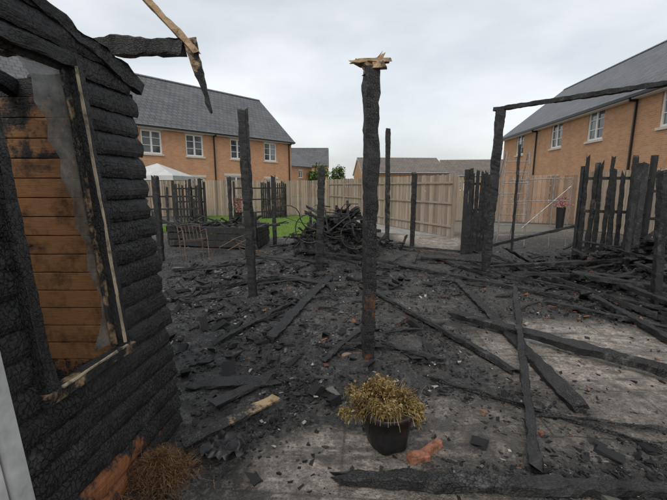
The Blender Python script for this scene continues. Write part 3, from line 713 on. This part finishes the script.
def tree(name,x,y,h,cr,n=1400,ls=.14):
    root=empty(name); a=Acc(); tube(a,[(x,y,0),(x+.05,y,h*.35),(x,y+.05,h*.7)],[.12,.08,.04],n=8)
    for k in range(7):
        an=k*.9; z=h*(.35+.05*k); tube(a,[(x,y,z),(x+math.cos(an)*cr*.4,y+math.sin(an)*cr*.4,z+.4),(x+math.cos(an)*cr*.7,y+math.sin(an)*cr*.7,z+.9)],[.04,.025,.012],n=5)
    a.build('trunk',['bark'],root); a=Acc()
    cl=[(R.gauss(0,cr*.45),R.gauss(0,cr*.45),h*.62+R.gauss(0,h*.16),R.uniform(.25,.45)*cr) for _ in range(26)]
    for i in range(n):
        c=R.choice(cl); p=Vector((R.gauss(0,1),R.gauss(0,1),R.gauss(0,.8))).normalized()*c[3]*R.uniform(.5,1.1)+Vector((x+c[0],y+c[1],c[2]))
        u=Vector((R.gauss(0,1),R.gauss(0,1),R.gauss(0,1))).normalized()*ls; v=Vector((R.gauss(0,1),R.gauss(0,1),R.gauss(0,1))).normalized()*ls*.6
        a.quad([p-u,p-v,p+u,p+v],0,[(0,0),(1,0),(1,1),(0,1)],0,R.random())
    a.build('leaf_crown',['leaf'],root)
tree('garden_tree',.55,46,4.1,1.2)
tree('garden_tree',-3.2,60,5.0,2.0,1600,.2)
root=empty('garden_gazebo'); gx,gy=-8.0,17.4
a=Acc(); c=[(gx-1.2,gy-1.2,2.05),(gx+1.2,gy-1.2,2.05),(gx+1.2,gy+1.2,2.05),(gx-1.2,gy+1.2,2.05)]; ap=(gx,gy,2.62)
for i in range(4):
    p,q=c[i],c[(i+1)%4]; a.face([a.vert(p),a.vert(q),a.vert(ap)]); a.quad([(p[0],p[1],1.85),(q[0],q[1],1.85),q,p])
a.build('canopy',['cloth'],root); a=Acc()
for p in c: tube(a,[(p[0]*.999,p[1]*.999,0),(p[0]*.999,p[1]*.999,2.04)],.025)
a.build('poles',['alu'],root)

# ------------------------------------------------------------------ pot plant
def lathe(acc,prof,c,n=40,mi=0,dent=0):
    rings=[]
    for r,z in prof:
        rings.append([acc.vert((c[0]+math.cos(t)*r*(1+dent*noise.noise(Vector((math.cos(t)*1.5,math.sin(t)*1.5,z*4)))),c[1]+math.sin(t)*r*(1+dent*noise.noise(Vector((math.cos(t)*1.5,math.sin(t)*1.5,z*4)))),c[2]+z+dent*.15*noise.noise(Vector((math.cos(t),math.sin(t),5))))) for t in [2*math.pi*k/n for k in range(n)]])
    for i in range(len(rings)-1):
        for j in range(n): acc.face([rings[i][j],rings[i][(j+1)%n],rings[i+1][(j+1)%n],rings[i+1][j]],None,mi)
root=empty('potted_dead_plant'); pc=(.35,2.12,.012)
a=Acc(); lathe(a,[(0.001,0),(.115,0),(.125,.01),(.150,.13),(.163,.215),(.174,.217),(.176,.25),(.166,.255),(.160,.248),(.155,.215),(.150,.20)],pc,dent=.22)
a.build('plastic_pot',['pot'],root,smooth=True)
a=Acc(); lathe(a,[(.152,.205),(.10,.225),(0.001,.235)],pc); a.build('soil',['soil'],root)
a=Acc()
def leafy(a,c,rx,ry,rz,n,ls):
    cl=[]
    for i in range(34):
        th=R.uniform(0,6.28);ph=R.uniform(-.35,1.4); k=R.uniform(.45,1.1)
        cl.append((Vector((c[0]+math.cos(th)*math.cos(ph)*rx*k,c[1]+math.sin(th)*math.cos(ph)*ry*k,c[2]+math.sin(ph)*rz*k)),R.gauss(0,.2)))
    for i in range(n):
        q,tt=R.choice(cl); p=q+Vector((R.gauss(0,.020),R.gauss(0,.020),R.gauss(0,.018)))
        d=Vector((R.gauss(0,1),R.gauss(0,1),R.gauss(0,.8))).normalized(); s=d.cross(Vector((R.gauss(0,1),R.gauss(0,1),R.gauss(0,1)))).normalized()
        L=ls*R.uniform(.4,1.5);w=L*R.uniform(.10,.28); t=min(1,max(0,R.gauss(.40,.25)+tt+(p.z-c[2])*.8)); dr=Vector((0,0,-L*.3))
        a.quad([p,p+d*L*.5+s*w,p+d*L+dr,p+d*L*.5-s*w],0,[(0,0),(1,0),(1,1),(0,1)],0,t)
leafy(a,(.315,2.12,.24),.225,.18,.16,9500,.022)
for i in range(420):
    th=R.uniform(0,6.28); r0=R.uniform(.05,.18); p=Vector((.32+math.cos(th)*r0,2.12+math.sin(th)*r0,.30)); d=Vector((math.cos(th),math.sin(th),R.uniform(-.3,1.2))).normalized()
    L=R.uniform(.03,.14); q=p+d*L*.6; e=q+Vector((d.x*.4,d.y*.4,-.6))*L*.5; tube(a,[p,q,e],.0012,n=3,t=R.random())
a.build('dried_foliage',['drymoss'],root)
a=Acc(); tube(a,[(.50,2.12,.23),(.56,2.18,.33),(.60,2.2,.36),(.63,2.16,.28),(.62,2.08,.12),(.60,2.05,.01)],.0025,n=5); a.build('plant_tie_wire',['rust'])
a=Acc()
for i in range(4200):
    th=R.uniform(0,6.28);r=abs(R.gauss(0,.085)); p=Vector((-.95+math.cos(th)*r,1.82+math.sin(th)*r,.02+.13*math.exp(-(r/.09)**2)*R.random()))
    d=Vector((math.cos(th)*R.uniform(.1,1)+R.gauss(0,.6),math.sin(th)*R.uniform(.1,1)+R.gauss(0,.6),R.uniform(.0,1.1))).normalized(); L=R.uniform(.02,.12)
    m=p+d*L*.55; e=m+Vector((d.x+R.gauss(0,.5),d.y+R.gauss(0,.5),d.z-R.uniform(.2,1.4))).normalized()*L*.5; t=R.random(); w=Vector((R.gauss(0,1),R.gauss(0,1),0)).normalized()*R.uniform(.0008,.0018)
    v=[a.vert(q,0,t) for q in(p-w,p+w,m+w,m-w,e)]; a.face([v[0],v[1],v[2],v[3]],[(0,0)]*4); a.face([v[3],v[2],v[4]],[(0,0)]*3)
a.build('dried_grass_tuft',['coir'])
a=Acc(); n=14; idx={}
for i in range(n+1):
    for j in range(n+1):
        x=-.78+.24*i/n+.03*noise.noise(Vector((j*.4,1,0)));y=1.93+.22*j/n+.03*noise.noise(Vector((i*.4,5,0)))
        idx[i,j]=a.vert((x,y,.06+.05*noise.noise(Vector((i*.3,j*.3,2)))+.03*noise.noise(Vector((i*.8,j*.8,4)))))
for i in range(n):
    for j in range(n): a.face([idx[i,j],idx[i+1,j],idx[i+1,j+1],idx[i,j+1]])
a.build('melted_plastic_sheet',['pot'],smooth=True)
for (x,y,r,w) in((.50,1.97,.3,.07),(.60,2.03,1.4,.05)):
    a=Acc(); timber(a,(x-.06,y-.02*r,.022),(x+.06,y+.05*r,.022),w,.04,0,0,jit=.002,rag=.008,seg=6); a.build('broken_brick',['terracotta'])
def flowers(name,x,y,z0,z1,w,n=500):
    root=empty(name); a=Acc(); lathe(a,[(.001,0),(.12,0),(.16,z0),(.17,z0)],(x,y,0),20); a.build('planter',['pot'],root)
    a=Acc()
    for i in range(n):
        p=Vector((x+R.gauss(0,w*.4),y+R.gauss(0,w*.4),R.uniform(z0,z1))); u=Vector((R.gauss(0,1),R.gauss(0,1),R.gauss(0,1))).normalized()*.03; v=Vector((R.gauss(0,1),R.gauss(0,1),R.gauss(0,1))).normalized()*.025
        a.quad([p-u,p-v,p+u,p+v],0,[(0,0)]*4,0,R.random())
    a.build('blooms',['pink'],root)
flowers('potted_pink_flowers',-4.2,16.6,.45,1.1,.22)
flowers('potted_pink_flowers',8.6,14.2,.8,1.2,.35,300)

# ------------------------------------------------------------------ world / light / camera
w=bpy.data.worlds.new('World'); scene.world=w; w.use_nodes=True; nt=w.node_tree; N=nt.nodes; Lk=nt.links
for n in list(N): N.remove(n)
out=N.new('ShaderNodeOutputWorld'); add=N.new('ShaderNodeAddShader'); b1=N.new('ShaderNodeBackground'); b2=N.new('ShaderNodeBackground')
sky=N.new('ShaderNodeTexSky'); sky.sky_type='NISHITA'; sky.sun_disc=False; sky.sun_elevation=rad(48); sky.sun_rotation=rad(200)
sky.dust_density=4
Lk.new(sky.outputs[0],b1.inputs[0]); b1.inputs[1].default_value=.05
tc=N.new('ShaderNodeTexCoord'); mp=N.new('ShaderNodeMapping'); mp.inputs['Scale'].default_value=(1,1,2.6); Lk.new(tc.outputs['Generated'],mp.inputs[0])
no=N.new('ShaderNodeTexNoise'); no.inputs['Scale'].default_value=1.9; no.inputs['Detail'].default_value=5; no.inputs['Roughness'].default_value=.5; Lk.new(mp.outputs[0],no.inputs['Vector'])
cr=N.new('ShaderNodeValToRGB'); Lk.new(no.outputs[0],cr.inputs[0]); cr.color_ramp.elements[0].position=.3; cr.color_ramp.elements[0].color=(.48,.51,.52,1); cr.color_ramp.elements[1].position=.68; cr.color_ramp.elements[1].color=(.84,.84,.82,1)
Lk.new(cr.outputs[0],b2.inputs[0]); b2.inputs[1].default_value=1.0
Lk.new(b1.outputs[0],add.inputs[0]); Lk.new(b2.outputs[0],add.inputs[1]); Lk.new(add.outputs[0],out.inputs[0])
sl=bpy.data.lights.new('sun','SUN'); sl.energy=1.4; sl.angle=rad(25); sl.color=(1,.97,.93); so=bpy.data.objects.new('sun',sl); scene.collection.objects.link(so)
so.rotation_euler=(rad(42),0,rad(-20))
cam=bpy.data.cameras.new('camera'); co=bpy.data.objects.new('camera',cam); scene.collection.objects.link(co)
cam.sensor_width=36; cam.lens=20.2; cam.clip_start=.05; cam.clip_end=2000
co.location=(0,0,1.6); co.rotation_euler=(rad(80.3),0,0); scene.camera=co
scene.view_settings.view_transform='Standard'; scene.view_settings.look='None'; scene.view_settings.exposure=0
